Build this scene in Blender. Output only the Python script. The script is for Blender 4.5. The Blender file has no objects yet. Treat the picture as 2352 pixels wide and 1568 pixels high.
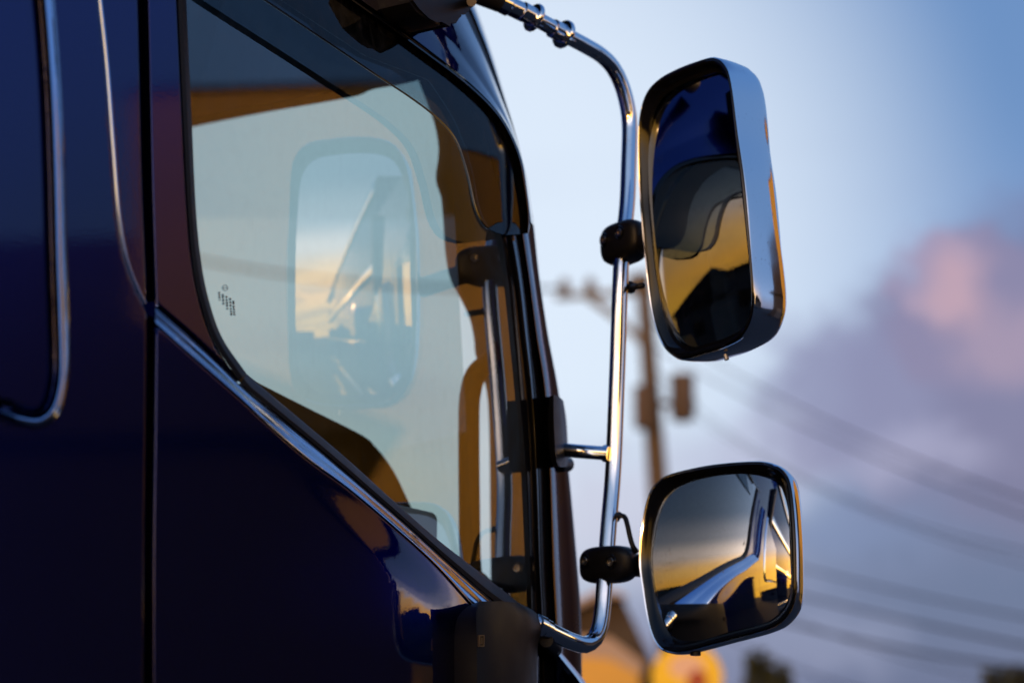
import bpy, bmesh, math, random
import numpy as np
from mathutils import Vector, Matrix
from mathutils.geometry import delaunay_2d_cdt

random.seed(7)
R = math.radians
scene = bpy.context.scene
COL = scene.collection

# ------------------------------------------------------------------ camera
# truck frame: +Y is the truck's forward, +X its right side, door glass near x = 0
TH, PITCH, FPX, PW, PH = R(29), R(12), 5227.0, 2352.0, 1568.0
CAM = np.array([1.6, 0.0, 1.55])
FWD = np.array([-math.sin(TH) * math.cos(PITCH), math.cos(TH) * math.cos(PITCH), math.sin(PITCH)])
RGT = np.array([math.cos(TH), math.sin(TH), 0.0])
UPV = np.cross(RGT, FWD)
cam_data = bpy.data.cameras.new('camera')
cam = bpy.data.objects.new('camera', cam_data)
COL.objects.link(cam)
m = Matrix(((RGT[0], UPV[0], -FWD[0], CAM[0]), (RGT[1], UPV[1], -FWD[1], CAM[1]),
            (RGT[2], UPV[2], -FWD[2], CAM[2]), (0, 0, 0, 1)))
cam.matrix_world = m
cam_data.sensor_width = 36.0
cam_data.lens = 80.0
cam_data.clip_end = 3000.0
cam_data.dof.use_dof = True
cam_data.dof.focus_distance = 3.06
cam_data.dof.aperture_fstop = 3.1
cam_data.dof.aperture_blades = 0
scene.camera = cam

# ------------------------------------------------------------------ light
SUN_AZ, SUN_EL = R(20), R(5.5)          # azimuth from straight back (-Y) towards +X
SUNV = np.array([math.sin(SUN_AZ) * math.cos(SUN_EL), -math.cos(SUN_AZ) * math.cos(SUN_EL), math.sin(SUN_EL)])
sd = bpy.data.lights.new('sun', 'SUN')
sd.energy = 1.5
sd.color = (1.0, 0.55, 0.22)
sd.angle = R(1.5)
sun = bpy.data.objects.new('sun', sd)
COL.objects.link(sun)
sun.rotation_euler = Vector((-SUNV[0], -SUNV[1], -SUNV[2])).to_track_quat('-Z', 'Y').to_euler()

def raynp(U, V):
    U = np.asarray(U, float); V = np.asarray(V, float)
    d = FWD * FPX + RGT * (U[..., None] - PW / 2) - UPV * (V[..., None] - PH / 2)
    return d / np.linalg.norm(d, axis=-1, keepdims=True)

# ------------------------------------------------------------------ world (dusk sky)
world = bpy.data.worlds.new('World')
scene.world = world
world.use_nodes = True
WT = world.node_tree
WT.nodes.clear()
class NG:
    """small helper to chain nodes"""
    def __init__(s, t): s.t = t
    def n(s, typ, ins=None, **kw):
        nd = s.t.nodes.new(typ)
        for k, v in kw.items(): setattr(nd, k, v)
        for k, v in (ins or {}).items():
            sk = nd.inputs[k]
            if hasattr(v, 'is_output'): s.t.links.new(v, sk)
            else: sk.default_value = v
        return nd
    def math(s, op, a, b=0.0, c=0.0, clamp=False):
        return s.n('ShaderNodeMath', {0: a, 1: b, 2: c}, operation=op, use_clamp=clamp).outputs[0]
    def vmath(s, op, a, b=(0, 0, 0)):
        nd = s.n('ShaderNodeVectorMath', {0: a, 1: b}, operation=op)
        return nd.outputs['Value'] if op in ('DOT_PRODUCT', 'LENGTH', 'DISTANCE') else nd.outputs[0]
    def ss(s, v, lo, hi, a=0.0, b=1.0):
        return s.n('ShaderNodeMapRange', {0: v, 1: lo, 2: hi, 3: a, 4: b}, interpolation_type='SMOOTHSTEP').outputs[0]
    def mix(s, f, a, b, blend='MIX'):
        nd = s.n('ShaderNodeMix', data_type='RGBA', blend_type=blend)
        for i, v in ((0, f), (6, a), (7, b)):
            sk = nd.inputs[i]
            if hasattr(v, 'is_output'): s.t.links.new(v, sk)
            else: sk.default_value = v if i == 0 else (tuple(v) + (1.0,))[:4]
        return nd.outputs[2]
    def ramp(s, v, stops, interp='EASE'):
        nd = s.n('ShaderNodeValToRGB', {0: v})
        cr = nd.color_ramp; cr.interpolation = interp
        while len(cr.elements) < len(stops): cr.elements.new(0.5)
        for e, (p, c) in zip(cr.elements, stops):
            e.position = p; e.color = (tuple(c) + (1.0,))[:4]
        return nd.outputs[0]
    def noise(s, vec, scale, detail=3.0, rough=0.5, dist=0.0):
        return s.n('ShaderNodeTexNoise', {'Vector': vec, 'Scale': scale, 'Detail': detail, 'Roughness': rough, 'Distortion': dist}).outputs
w = NG(WT)
D = w.vmath('NORMALIZE', w.n('ShaderNodeTexCoord').outputs['Generated'])
sx = w.n('ShaderNodeSeparateXYZ', {0: D})
DZ = sx.outputs['Z']
sky = w.n('ShaderNodeTexSky', sky_type='NISHITA', sun_disc=False, sun_elevation=R(3.0), sun_rotation=math.pi - SUN_AZ, altitude=50, dust_density=1.5)
base = w.ramp(DZ, [(0.0, (.15, .19, .33)), (.07, (.20, .25, .43)), (.16, (.23, .35, .63)), (.32, (.12, .24, .50)), (.6, (.09, .22, .52)), (1.0, (.04, .12, .36))])
# pale bright part of the eastern sky
A = raynp(1060, 540)
la = w.vmath('DOT_PRODUCT', D, tuple(A))
base = w.mix(w.math('MULTIPLY', w.ss(la, .969, .9995), .94), base, (.72, .81, .94))
# sunset glow
S = np.array([math.sin(SUN_AZ), -math.cos(SUN_AZ), 0.03]); S /= np.linalg.norm(S)
ds = w.vmath('DOT_PRODUCT', D, tuple(S))
azf = w.ss(ds, .42, .985)
zf = w.math('POWER', 2.718, w.math('MULTIPLY', w.math('MAXIMUM', DZ, 0.0), -7.0))
warm = w.ramp(DZ, [(0.0, (4.6, 1.4, .10)), (.11, (5.2, 1.9, .16)), (.17, (4.8, 2.6, .75)), (.25, (3.0, 2.4, 2.1)), (.33, (1.0, 1.0, 1.15)), (.45, (.34, .46, .68)), (1.0, (.07, .15, .36))])
base = w.mix(w.math('MULTIPLY', azf, .95), base, warm)
base = w.mix(w.math('MULTIPLY', w.ss(ds, .972, 1.0), zf), base, (6.0, 2.9, .4))
base = w.mix(w.math('MULTIPLY', w.ss(DZ, .02, .26, 1.0, 0.0), w.ss(ds, -.15, .7)), base, (3.4, 1.75, .16))
# streaky dusk clouds everywhere low in the sky
st = w.vmath('MULTIPLY', D, (1.0, 1.0, 4.2))
nz = w.noise(st, 3.2, 4.0, .55, .4)
cl = w.math('MULTIPLY', w.ss(nz[0], .47, .68), w.ss(DZ, .0, .34, 1.0, 0.0))
ccol = w.mix(azf, (.25, .26, .42), (.42, .22, .16))
base = w.mix(w.math('MULTIPLY', cl, .62), base, ccol)
# cloud bank low on the right of the view, with a sunlit cumulus top
wob = w.vmath('SUBTRACT', w.noise(D, 20.0, 6.0, .62)[1], (.5, .5, .5))
wob2 = w.vmath('SUBTRACT', w.noise(D, 55.0, 5.0, .6)[1], (.5, .5, .5))
Dw = w.vmath('ADD', w.vmath('ADD', D, w.vmath('MULTIPLY', wob, (.055, .055, .045))), w.vmath('MULTIPLY', wob2, (.016, .016, .014)))
def blob(col_in, px, py, rpx, colr, k, soft=.45, stretch=1.0):
    c = raynp(px, py)
    df = w.vmath('SUBTRACT', Dw, tuple(c))
    df = w.vmath('MULTIPLY', df, (1.0, 1.0, stretch))
    f = w.ss(w.vmath('LENGTH', df), rpx / FPX, rpx / FPX * soft, 0.0, k)
    return w.mix(f, col_in, colr)
for a in [(1700, 1560, 720, (.20, .23, .42), .88, .3, 1.7), (2330, 1150, 640, (.16, .19, .37), .92, .4, 1.5), (2300, 1560, 900, (.085, .13, .29), .96, .3, 1.7),
          (2460, 880, 500, (.15, .14, .29), .96, .5, 1.0), (2170, 870, 340, (.18, .17, .33), .94, .5, 1.0), (1960, 900, 280, (.22, .22, .40), .9, .5, 1.2), (2240, 720, 225, (.22, .19, .35), .94, .75, 1.0), (2150, 620, 120, (.32, .26, .42), .88, .65, 1.0),
          (2190, 650, 140, (.52, .32, .40), .85, .15, 1.0), (2310, 780, 150, (.40, .28, .40), .6, .3, 1.0),
          (1720, 1060, 260, (.38, .36, .54), .6, .2, 1.8), (2100, 1060, 220, (.38, .37, .57), .6, .2, 2.4), (1420, 1180, 320, (.50, .48, .64), .6, .2, 1.6), (1640, 1300, 260, (.34, .34, .54), .5, .2, 2.0), (1950, 1230, 260, (.15, .21, .42), .6, .2, 2.6), (1900, 1460, 260, (.26, .30, .50), .5, .2, 2.2), (700, 1120, 520, (.80, .72, .66), .6, .2, 1.5), (900, 620, 300, (.66, .72, .80), .5, .2, 3.0)]:
    base = blob(base, *a)
skymix = w.n('ShaderNodeMix', {0: 0.03}, data_type='RGBA', blend_type='ADD')
WT.links.new(base, skymix.inputs[6]); WT.links.new(sky.outputs[0], skymix.inputs[7])
bg = w.n('ShaderNodeBackground', {0: skymix.outputs[2], 1: 1.0})
wo = w.n('ShaderNodeOutputWorld', {0: bg.outputs[0]})

# ------------------------------------------------------------------ render settings
scene.render.engine = 'CYCLES'
scene.cycles.use_denoising = True
scene.cycles.max_bounces = 14
scene.cycles.glossy_bounces = 8
scene.cycles.transparent_max_bounces = 16
scene.cycles.caustics_reflective = False
scene.cycles.caustics_refractive = False
scene.view_settings.view_transform = 'Standard'
scene.view_settings.look = 'None'
scene.view_settings.exposure = 0.0
scene.view_settings.gamma = 1.0

# ------------------------------------------------------------------ geometry helpers
TAU = R(2.0)
NRM = np.array([math.cos(TAU), 0.0, math.sin(TAU)])      # outward normal of the door side
Q0 = np.array([0.0, 0.0, 2.0])

def atnp(U, V, off):
    d = raynp(U, V)
    t = ((Q0 - CAM) @ NRM + np.asarray(off, float)) / (d @ NRM)
    return CAM + d * t[..., None]
def at(px, py, off=0.0):
    return Vector(atnp(np.array([px]), np.array([py]), np.array([off]))[0])
def onplane(px, py, p0, n):
    d = raynp(px, py); n = np.asarray(n, float)
    return Vector(CAM + d * (((np.asarray(p0) - CAM) @ n) / (d @ n)))
def along(px, py, t):
    return Vector(CAM + raynp(px, py) * t)
def far(px, py, dist):
    d = raynp(px, py); h = math.hypot(d[0], d[1])
    return Vector(CAM + d * (dist / h))

def crom(pts, step):
    """Catmull-Rom through points (any dimension), resampled about every `step` units"""
    P = [np.asarray(p, float) for p in pts]
    if len(P) == 2: P = [P[0], (P[0] + P[1]) / 2, P[1]]
    P = [2 * P[0] - P[1]] + P + [2 * P[-1] - P[-2]]
    out = []
    for i in range(1, len(P) - 2):
        p0, p1, p2, p3 = P[i - 1:i + 3]
        L = np.linalg.norm(p2 - p1); n = max(1, int(round(L / step)))
        t1 = L ** .5 or 1e-6
        for k in range(n):
            t = k / n
            out.append(.5 * ((2 * p1) + (-p0 + p2) * t + (2 * p0 - 5 * p1 + 4 * p2 - p3) * t * t + (-p0 + 3 * p1 - 3 * p2 + p3) * t ** 3))
    out.append(P[-2])
    return np.array(out)
def cromclosed(pts, step):
    P = [np.asarray(p, float) for p in pts]; N = len(P); out = []
    for i in range(N):
        p0, p1, p2, p3 = P[i - 1], P[i], P[(i + 1) % N], P[(i + 2) % N]
        n = max(1, int(round(np.linalg.norm(p2 - p1) / step)))
        for k in range(n):
            t = k / n
            out.append(.5 * ((2 * p1) + (-p0 + p2) * t + (2 * p0 - 5 * p1 + 4 * p2 - p3) * t * t + (-p0 + 3 * p1 - 3 * p2 + p3) * t ** 3))
    return np.array(out)
def resample(poly, n):
    poly = np.asarray(poly, float)
    s = np.r_[0, np.cumsum(np.linalg.norm(np.diff(poly, axis=0), axis=1))]
    u = np.linspace(0, s[-1], n)
    return np.stack([np.interp(u, s, poly[:, k]) for k in range(poly.shape[1])], 1)

def link(name, me, mat, parent=None):
    o = bpy.data.objects.new(name, me)
    COL.objects.link(o)
    if mat is not None: me.materials.append(mat)
    if parent is not None:
        o.parent = parent
        if parent.type == 'EMPTY': o.matrix_parent_inverse = Matrix.Translation(-parent.location)
    return o
def finish(me, smooth=True, sharp=35):
    if smooth:
        me.polygons.foreach_set('use_smooth', [True] * len(me.polygons))
        if sharp: me.set_sharp_from_angle(angle=R(sharp))
    me.update()
def from_bm(name, bm, mat, parent=None, smooth=True, sharp=35, recalc=True):
    if recalc: bmesh.ops.recalc_face_normals(bm, faces=bm.faces)
    me = bpy.data.meshes.new(name); bm.to_mesh(me); bm.free()
    finish(me, smooth, sharp)
    return link(name, me, mat, parent)
def mesh(name, verts, faces, mat, parent=None, smooth=True, sharp=35):
    me = bpy.data.meshes.new(name)
    me.from_pydata([tuple(v) for v in verts], [], faces)
    finish(me, smooth, sharp)
    return link(name, me, mat, parent)

def grid(name, rows, mat, parent=None, closed=False, sharp=35, flip=False):
    n = len(rows[0]); V = [tuple(p) for r in rows for p in r]; F = []
    R_ = len(rows)
    for i in range(R_ if closed else R_ - 1):
        j = (i + 1) % R_
        for k in range(n - 1):
            f = (i * n + k, i * n + k + 1, j * n + k + 1, j * n + k)
            F.append(f[::-1] if flip else f)
    return mesh(name, V, F, mat, parent, sharp=sharp)
def strip(name, rails, mat, parent=None, n=60, sharp=35):
    """rails: list of (pixel polyline, outward offset) -> lofted sheet facing the camera"""
    rows = []
    for pl, off in rails:
        q = resample(crom(pl, 8), n)
        offs = np.full(n, off) if np.isscalar(off) else np.interp(np.linspace(0, 1, n), np.linspace(0, 1, len(off)), off)
        rows.append(atnp(q[:, 0], q[:, 1], offs))
    # ---- orient towards camera
    a = np.array(rows[0][n // 2]); b = np.array(rows[0][n // 2 + 1]); c = np.array(rows[1][n // 2])
    nn = np.cross(b - a, c - a)
    return grid(name, rows, mat, parent, sharp=sharp, flip=(nn @ (CAM - a)) < 0)

def tube_bm(bm, path, rad, seg=16, cap=True, step=None):
    P = np.array([tuple(p) for p in path], float)
    if step: P = crom(P, step)
    N = len(P)
    rad = np.full(N, rad) if np.isscalar(rad) else np.interp(np.linspace(0, 1, N), np.linspace(0, 1, len(rad)), rad)
    T = np.gradient(P, axis=0); T /= np.linalg.norm(T, axis=1, keepdims=True)
    u = np.cross(T[0], (0, 0, 1.0))
    if np.linalg.norm(u) < .1: u = np.cross(T[0], (1.0, 0, 0))
    u /= np.linalg.norm(u); rings = []
    for i in range(N):
        u = u - T[i] * (u @ T[i]); u /= np.linalg.norm(u); v = np.cross(T[i], u)
        rings.append([bm.verts.new(tuple(P[i] + rad[i] * (math.cos(a) * u + math.sin(a) * v))) for a in np.linspace(0, 2 * math.pi, seg, endpoint=False)])
    for i in range(N - 1):
        for k in range(seg):
            bm.faces.new((rings[i][k], rings[i][(k + 1) % seg], rings[i + 1][(k + 1) % seg], rings[i + 1][k]))
    if cap:
        bm.faces.new(rings[0][::-1]); bm.faces.new(rings[-1])
def tube(name, path, rad, mat, parent=None, seg=16, step=None, cap=True):
    bm = bmesh.new(); tube_bm(bm, path, rad, seg, cap, step)
    return from_bm(name, bm, mat, parent)
def box_bm(bm, lo, hi, bev=0.0, segs=2, M=None):
    r = bmesh.ops.create_cube(bm, size=1.0)
    vs = r['verts']
    bmesh.ops.scale(bm, vec=[h - l for l, h in zip(lo, hi)], verts=vs)
    bmesh.ops.translate(bm, vec=[(h + l) / 2 for l, h in zip(lo, hi)], verts=vs)
    if bev:
        es = list({e for v in vs for e in v.link_edges})
        rr = bmesh.ops.bevel(bm, geom=es, offset=bev, segments=segs, affect='EDGES', profile=.5)
        vs = rr['verts'] if not M else list({v for f in rr['faces'] for v in f.verts} | {v for v in vs if v.is_valid})
    if M: bmesh.ops.transform(bm, matrix=M, verts=[v for v in vs if v.is_valid])
def box(name, lo, hi, mat, parent=None, bev=0.0, segs=2, M=None, smooth=True):
    bm = bmesh.new(); box_bm(bm, lo, hi, bev, segs)
    if M: bmesh.ops.transform(bm, matrix=M, verts=bm.verts)
    return from_bm(name, bm, mat, parent, smooth=smooth)
def frame_m(o, z, up=(0, 0, 1)):
    """matrix with local +Z along z, local +Y near up, origin o"""
    z = Vector(z).normalized(); x = Vector(up).cross(z).normalized(); y = z.cross(x)
    return Matrix(((x.x, y.x, z.x, o[0]), (x.y, y.y, z.y, o[1]), (x.z, y.z, z.z, o[2]), (0, 0, 0, 1)))
def lathe(name, prof, mat, parent=None, M=None, seg=24, sharp=35):
    V, F = [], []
    for r, z in prof:
        for a in np.linspace(0, 2 * math.pi, seg, endpoint=False): V.append(Vector((r * math.cos(a), r * math.sin(a), z)))
    for i in range(len(prof) - 1):
        for k in range(seg):
            F.append((i * seg + k, i * seg + (k + 1) % seg, (i + 1) * seg + (k + 1) % seg, (i + 1) * seg + k))
    F.append(tuple(range(seg))[::-1]); F.append(tuple((len(prof) - 1) * seg + k for k in range(seg)))
    if M: V = [M @ v for v in V]
    return mesh(name, V, F, mat, parent, sharp=sharp)

def sdist(U, V, poly):
    """signed distance (positive inside) to a closed polygon"""
    P = np.stack([U, V], -1); a = poly; b = np.roll(poly, -1, 0)
    best = np.full(len(P), 1e9); ins = np.zeros(len(P), bool)
    for p, q in zip(a, b):
        e = q - p; L = e @ e
        if L < 1e-9: continue
        t = np.clip(((P - p) @ e) / L, 0, 1)
        best = np.minimum(best, np.linalg.norm(P - p - t[:, None] * e, axis=1))
        c = ((p[1] > P[:, 1]) != (q[1] > P[:, 1])) & (P[:, 0] < (q[0] - p[0]) * (P[:, 1] - p[1]) / (q[1] - p[1] + 1e-12) + p[0])
        ins ^= c
    return np.where(ins, best, -best)
def pldist(U, V, pl):
    """distance to an open polyline and the side (sign of cross product)"""
    P = np.stack([U, V], -1); best = np.full(len(P), 1e9); sg = np.ones(len(P))
    for p, q in zip(pl[:-1], pl[1:]):
        e = q - p; t = np.clip(((P - p) @ e) / (e @ e), 0, 1)
        r = P - p - t[:, None] * e; d = np.linalg.norm(r, axis=1)
        s = np.sign(e[0] * r[:, 1] - e[1] * r[:, 0]); m_ = d < best - 1e-9
        best = np.where(m_, d, best); sg = np.where(m_, s, sg)
    return best * sg
def smooth01(x): x = np.clip(x, 0, 1); return x * x * (3 - 2 * x)

def panel(name, segs, offfn, mat, parent=None, sp=14, edge=(8, .004), depth=.02, feature=(), fsp=4):
    """sheet-metal panel: pixel outline (list of smooth pieces) raised by offfn, rolled edges, returned flanges"""
    out = np.concatenate([crom(s, sp * .8)[:-1] if len(s) > 2 else resample(np.array(s, float), max(2, int(np.linalg.norm(np.subtract(s[1], s[0])) / sp)))[:-1] for s in segs])
    x0, y0 = out.min(0); x1, y1 = out.max(0)
    gx, gy = np.meshgrid(np.arange(x0, x1, sp), np.arange(y0, y1, sp)); gx = gx.ravel() + np.tile([0, sp * .5], len(gx.ravel()) // 2 + 1)[:gx.size] * 0; gy = gy.ravel()
    d = sdist(gx, gy, out); k = d > max(edge[0] * 3.9, sp * .6)
    pts = [np.stack([gx[k], gy[k]], -1)]
    for f in (.2, .4, .6, .8, 1.0, 1.25, 1.7, 2.4, 3.4):   # rings for the rolled edge
        nx = np.roll(out, -1, 0) - np.roll(out, 1, 0); nx = np.stack([-nx[:, 1], nx[:, 0]], -1); nx /= np.linalg.norm(nx, axis=1, keepdims=True) + 1e-9
        for s in (1, -1):
            q = out + nx * s * edge[0] * f; dq = sdist(q[:, 0], q[:, 1], out)
            pts.append(q[dq > edge[0] * f * .9])
    for pl, wid in feature:
        pl = crom(pl, fsp * 2); tn = np.gradient(pl, axis=0); tn = np.stack([-tn[:, 1], tn[:, 0]], -1); tn /= np.linalg.norm(tn, axis=1, keepdims=True)
        for f in np.linspace(-1, 1, max(3, int(2 * wid / fsp) + 1)):
            q = pl + tn * wid * f; pts.append(q[sdist(q[:, 0], q[:, 1], out) > edge[0] * .5])
    inner = np.concatenate(pts)
    inner = np.unique(np.round(inner, 1), axis=0)
    allp = np.concatenate([out, inner]); n = len(out)
    r = delaunay_2d_cdt([Vector(p) for p in allp], [(i, (i + 1) % n) for i in range(n)], [], 0, 1e-4)
    vp = np.array([tuple(v) for v in r[0]]); tri = np.array(r[2])
    c = vp[tri].mean(1); tri = tri[sdist(c[:, 0], c[:, 1], out) > 0]
    def mp(U, V):
        dd = sdist(U, V, out)
        return atnp(U, V, offfn(U, V) - edge[1] * np.clip(1 - dd / edge[0], 0, 1) ** 2)
    P = mp(vp[:, 0], vp[:, 1]); e = 1.2
    du = mp(vp[:, 0] + e, vp[:, 1]) - mp(vp[:, 0] - e, vp[:, 1]); dv = mp(vp[:, 0], vp[:, 1] + e) - mp(vp[:, 0], vp[:, 1] - e)
    N = np.cross(dv, du); N /= np.linalg.norm(N, axis=1, keepdims=True)
    # triangles ccw towards camera
    fa = np.cross(P[tri[:, 1]] - P[tri[:, 0]], P[tri[:, 2]] - P[tri[:, 0]]); fl = ((CAM - P[tri[:, 0]]) * fa).sum(1) < 0
    tri[fl] = tri[fl][:, ::-1]
    s = ((CAM - P) * N).sum(1); N[s < 0] *= -1
    # boundary walls
    ed = {}
    for t in tri:
        for a, b in ((t[0], t[1]), (t[1], t[2]), (t[2], t[0])): ed[(a, b)] = 1
    bd = [(a, b) for (a, b) in ed if (b, a) not in ed]
    V = [tuple(p) for p in P]; NN = [tuple(x) for x in N]; F = [tuple(int(i) for i in t) for t in tri]
    for a, b in bd:
        i = len(V); pa, pb = P[a], P[b]; wn = np.cross(pb - pa, NRM); wn /= np.linalg.norm(wn) + 1e-12
        V += [tuple(pa), tuple(pb), tuple(pb - NRM * depth), tuple(pa - NRM * depth)]; NN += [tuple(wn)] * 4
        F.append((i + 1, i, i + 3, i + 2))
    me = bpy.data.meshes.new(name); me.from_pydata(V, [], F)
    me.polygons.foreach_set('use_smooth', [True] * len(me.polygons))
    me.normals_split_custom_set_from_vertices(NN)
    me.update()
    return link(name, me, mat, parent)

# ------------------------------------------------------------------ materials
def material(name):
    mt = bpy.data.materials.new(name); mt.use_nodes = True
    t = mt.node_tree; g = NG(t)
    return mt, g, t.nodes['Principled BSDF'], t.nodes['Material Output']
def simple(name, col, rough=.5, metal=0.0, coat=0.0, var=.15, nscale=18.0, bump=0.0, bscale=200.0, spec=.5):
    mt, g, b, o = material(name)
    tc = g.n('ShaderNodeTexCoord').outputs['Object']
    nz = g.noise(tc, nscale, 4.0, .6)[0]
    lo = tuple(c * (1 - var) for c in col); hi = tuple(min(1, c * (1 + var)) for c in col)
    g.t.links.new(g.mix(nz, lo, hi), b.inputs['Base Color'])
    g.t.links.new(g.ss(nz, .2, .8, rough * .85, min(1, rough * 1.15)), b.inputs['Roughness'])
    b.inputs['Metallic'].default_value = metal
    b.inputs['Coat Weight'].default_value = coat
    b.inputs['Coat Roughness'].default_value = .02
    b.inputs['Specular IOR Level'].default_value = spec
    if bump:
        bn = g.noise(tc, bscale, 3.0, .5)[0]
        g.t.links.new(g.n('ShaderNodeBump', {'Strength': bump, 'Distance': .002, 'Height': bn}).outputs[0], b.inputs['Normal'])
    return mt
def paint(name, col):
    mt, g, b, o = material(name)
    tc = g.n('ShaderNodeTexCoord').outputs['Object']
    fl = g.noise(tc, 900.0, 1.0, .5)[0]
    g.t.links.new(g.mix(fl, tuple(c * .8 for c in col), tuple(c * 1.25 for c in col)), b.inputs['Base Color'])
    b.inputs['Metallic'].default_value = 1.0
    b.inputs['Roughness'].default_value = .26
    b.inputs['Specular Tint'].default_value = (.07, .10, .24, 1.0)
    b.inputs['Coat Weight'].default_value = 1.0
    b.inputs['Coat Roughness'].default_value = .006
    b.inputs['Coat IOR'].default_value = 1.43
    b.inputs['Specular IOR Level'].default_value = .3
    op = g.noise(tc, 240.0, 2.0, .5)[0]
    sp = g.noise(tc, 420.0, 2.0, .6)[0]; bg_ = g.noise(tc, 5.0, 4.0, .65)[0]
    g.t.links.new(g.math('MULTIPLY_ADD', g.math('MULTIPLY', g.ss(sp, .62, .72), g.ss(bg_, .4, .7)), .22, g.ss(bg_, .3, .75, .004, .022)), b.inputs['Coat Roughness'])
    g.t.links.new(g.n('ShaderNodeBump', {'Strength': .014, 'Distance': .002, 'Height': op}).outputs[0], b.inputs['Coat Normal'])
    return mt
NAVY = paint('navy_metallic_paint', (.018, .024, .125))
def chrome_mat(name, col, rough, dust=.0):
    mt, g, b, o = material(name)
    tc = g.n('ShaderNodeTexCoord').outputs['Object']
    sp = g.noise(tc, 130.0, 4.0, .7)[0]; big = g.noise(tc, 9.0, 3.0, .6)[0]
    k = g.math('MULTIPLY', g.ss(sp, .60, .72), g.ss(big, .35, .7))
    g.t.links.new(g.mix(g.math('MULTIPLY', k, dust), col, (.22, .20, .18)), b.inputs['Base Color'])
    b.inputs['Metallic'].default_value = 1.0
    g.t.links.new(g.math('ADD', g.math('MULTIPLY', k, .25), g.ss(big, .2, .8, rough * .6, rough * 1.6)), b.inputs['Roughness'])
    return mt
CHROME = chrome_mat('polished_chrome', (.82, .83, .85), .045, .55)
CHROME2 = chrome_mat('chrome_mirror_shell', (.86, .87, .89), .06, .75)
MIRROR = chrome_mat('mirror_silver', (.78, .80, .80), .004, .22)
BLUE_HILITE_TRIM = chrome_mat('polished_blue_highlight_trim', (.48, .60, .84), .10, .3)  # blue metal for the belt moulding and the added highlight strips
BLACK = simple('black_plastic', (.007, .007, .008), .38, bump=.15, bscale=900.0, spec=.2)
GLOSSBLACK = simple('gloss_black', (.004, .004, .005), .12, spec=.35)
RUBBER = simple('black_rubber', (.007, .007, .008), .5, bump=.1, bscale=500.0, spec=.25)
GREYRUBBER = simple('grey_rubber', (.025, .025, .03), .45, spec=.35)
TRIM = simple('brown_cab_trim', (.16, .08, .012), .7, bump=.1, bscale=700.0, spec=.2)
DARKTRIM = simple('dark_cab_trim', (.02, .017, .015), .7)
STEEL = simple('bolt_steel', (.45, .40, .33), .3, metal=1.0)
GREYPAINT = simple('light_grey_paint', (.55, .56, .58), .4)
def pane(name, tint, k=2.0):
    """thin sheet of tinted glass: clear transmission plus mirror reflection by viewing angle"""
    mt, g, b, o = material(name)
    g.t.nodes.remove(b)
    geo = g.n('ShaderNodeNewGeometry')
    c = g.math('ABSOLUTE', g.vmath('DOT_PRODUCT', geo.outputs['Normal'], geo.outputs['Incoming']))
    f = g.math('MULTIPLY_ADD', g.math('POWER', g.math('SUBTRACT', 1.0, c), 5.0), .96, .04)
    f = g.math('MULTIPLY', f, k, clamp=True)
    tr = g.n('ShaderNodeBsdfTransparent', {0: tint + (1.0,)})
    tc = g.n('ShaderNodeTexCoord').outputs['Object']
    gl = g.n('ShaderNodeBsdfGlossy', {0: (1, 1, 1, 1), 1: .004})
    mx = g.n('ShaderNodeMixShader', {0: f, 1: tr.outputs[0], 2: gl.outputs[0]})
    du = g.noise(tc, 60.0, 5.0, .7)[0]
    df = g.n('ShaderNodeBsdfDiffuse', {0: (.45, .43, .40, 1)})
    m2 = g.n('ShaderNodeMixShader', {0: g.math('ADD', g.ss(du, .45, .85, .0, .03), g.ss(g.noise(g.vmath('MULTIPLY', tc, (1, 14, 1)), 9.0, 5.0, .7)[0], .5, .85, .0, .03)), 1: mx.outputs[0], 2: df.outputs[0]})
    g.t.links.new(m2.outputs[0], o.inputs[0])
    return mt
SIDEGLASS = pane('tinted_side_glass', (.70, .81, .80), 2.7)
WINDGLASS = pane('tinted_windshield_glass', (.62, .73, .72), 1.6)
SMOKE = pane('smoked_visor_plastic', (.34, .41, .46), .55)

# ================================================================== setting
def tag(o, label=None, cat=None, group=None, kind=None):
    if label: o['label'] = label
    if cat: o['category'] = cat
    if group: o['group'] = group
    if kind: o['kind'] = kind
    return o
def empty(name, loc=(0, 0, 0)):
    o = bpy.data.objects.new(name, None); COL.objects.link(o); o.location = loc
    o.empty_display_size = .2
    return o
ASPH = simple('asphalt', (.045, .045, .047), .9, var=.35, nscale=6.0, bump=.6, bscale=150.0, spec=.08)
g_ = mesh('ground', [(-900, -900, 0), (900, -900, 0), (900, 900, 0), (-900, 900, 0)], [(0, 1, 2, 3)], ASPH, smooth=False)
tag(g_, kind='structure')

# ================================================================== the truck
truck = empty('truck', (-1.15, 2.2, 0))
tag(truck, 'dark navy truck cab with chrome mirror stay and two chrome wing mirrors', 'truck')

# pixel traces of the door lines (photograph frame 2352 x 1568)
SHUT_L = [(310, -160), (320, 0), (329, 400), (340, 700), (338, 1000), (335, 1300), (334, 1730)]
SHUT_R = [(330, -160), (337, 0), (346, 400), (356, 700), (353, 1000), (349, 1300), (349, 1730)]
BELT_L = [(357, 740), (420, 797), (480, 850), (560, 920), (600, 958), (700, 1046), (800, 1119), (900, 1203), (1000, 1294), (1092, 1396)]
BELT_U = [(357, 697), (430, 760), (500, 826), (565, 890), (640, 952), (740, 1034), (840, 1120), (940, 1207), (1040, 1297), (1140, 1382)]
GLASS_R = [(425, -160), (428, 0), (440, 270), (450, 480), (462, 600), (480, 690), (510, 775), (566, 858)]
FRAME_R = [(405, -160), (409, 0), (421, 270), (432, 480), (444, 610), (464, 706), (495, 790), (548, 874)]
GLASS_B = [(566, 858), (590, 879), (700, 971), (800, 1056), (900, 1146), (1000, 1234), (1100, 1312), (1190, 1382), (1222, 1405)]
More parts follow.
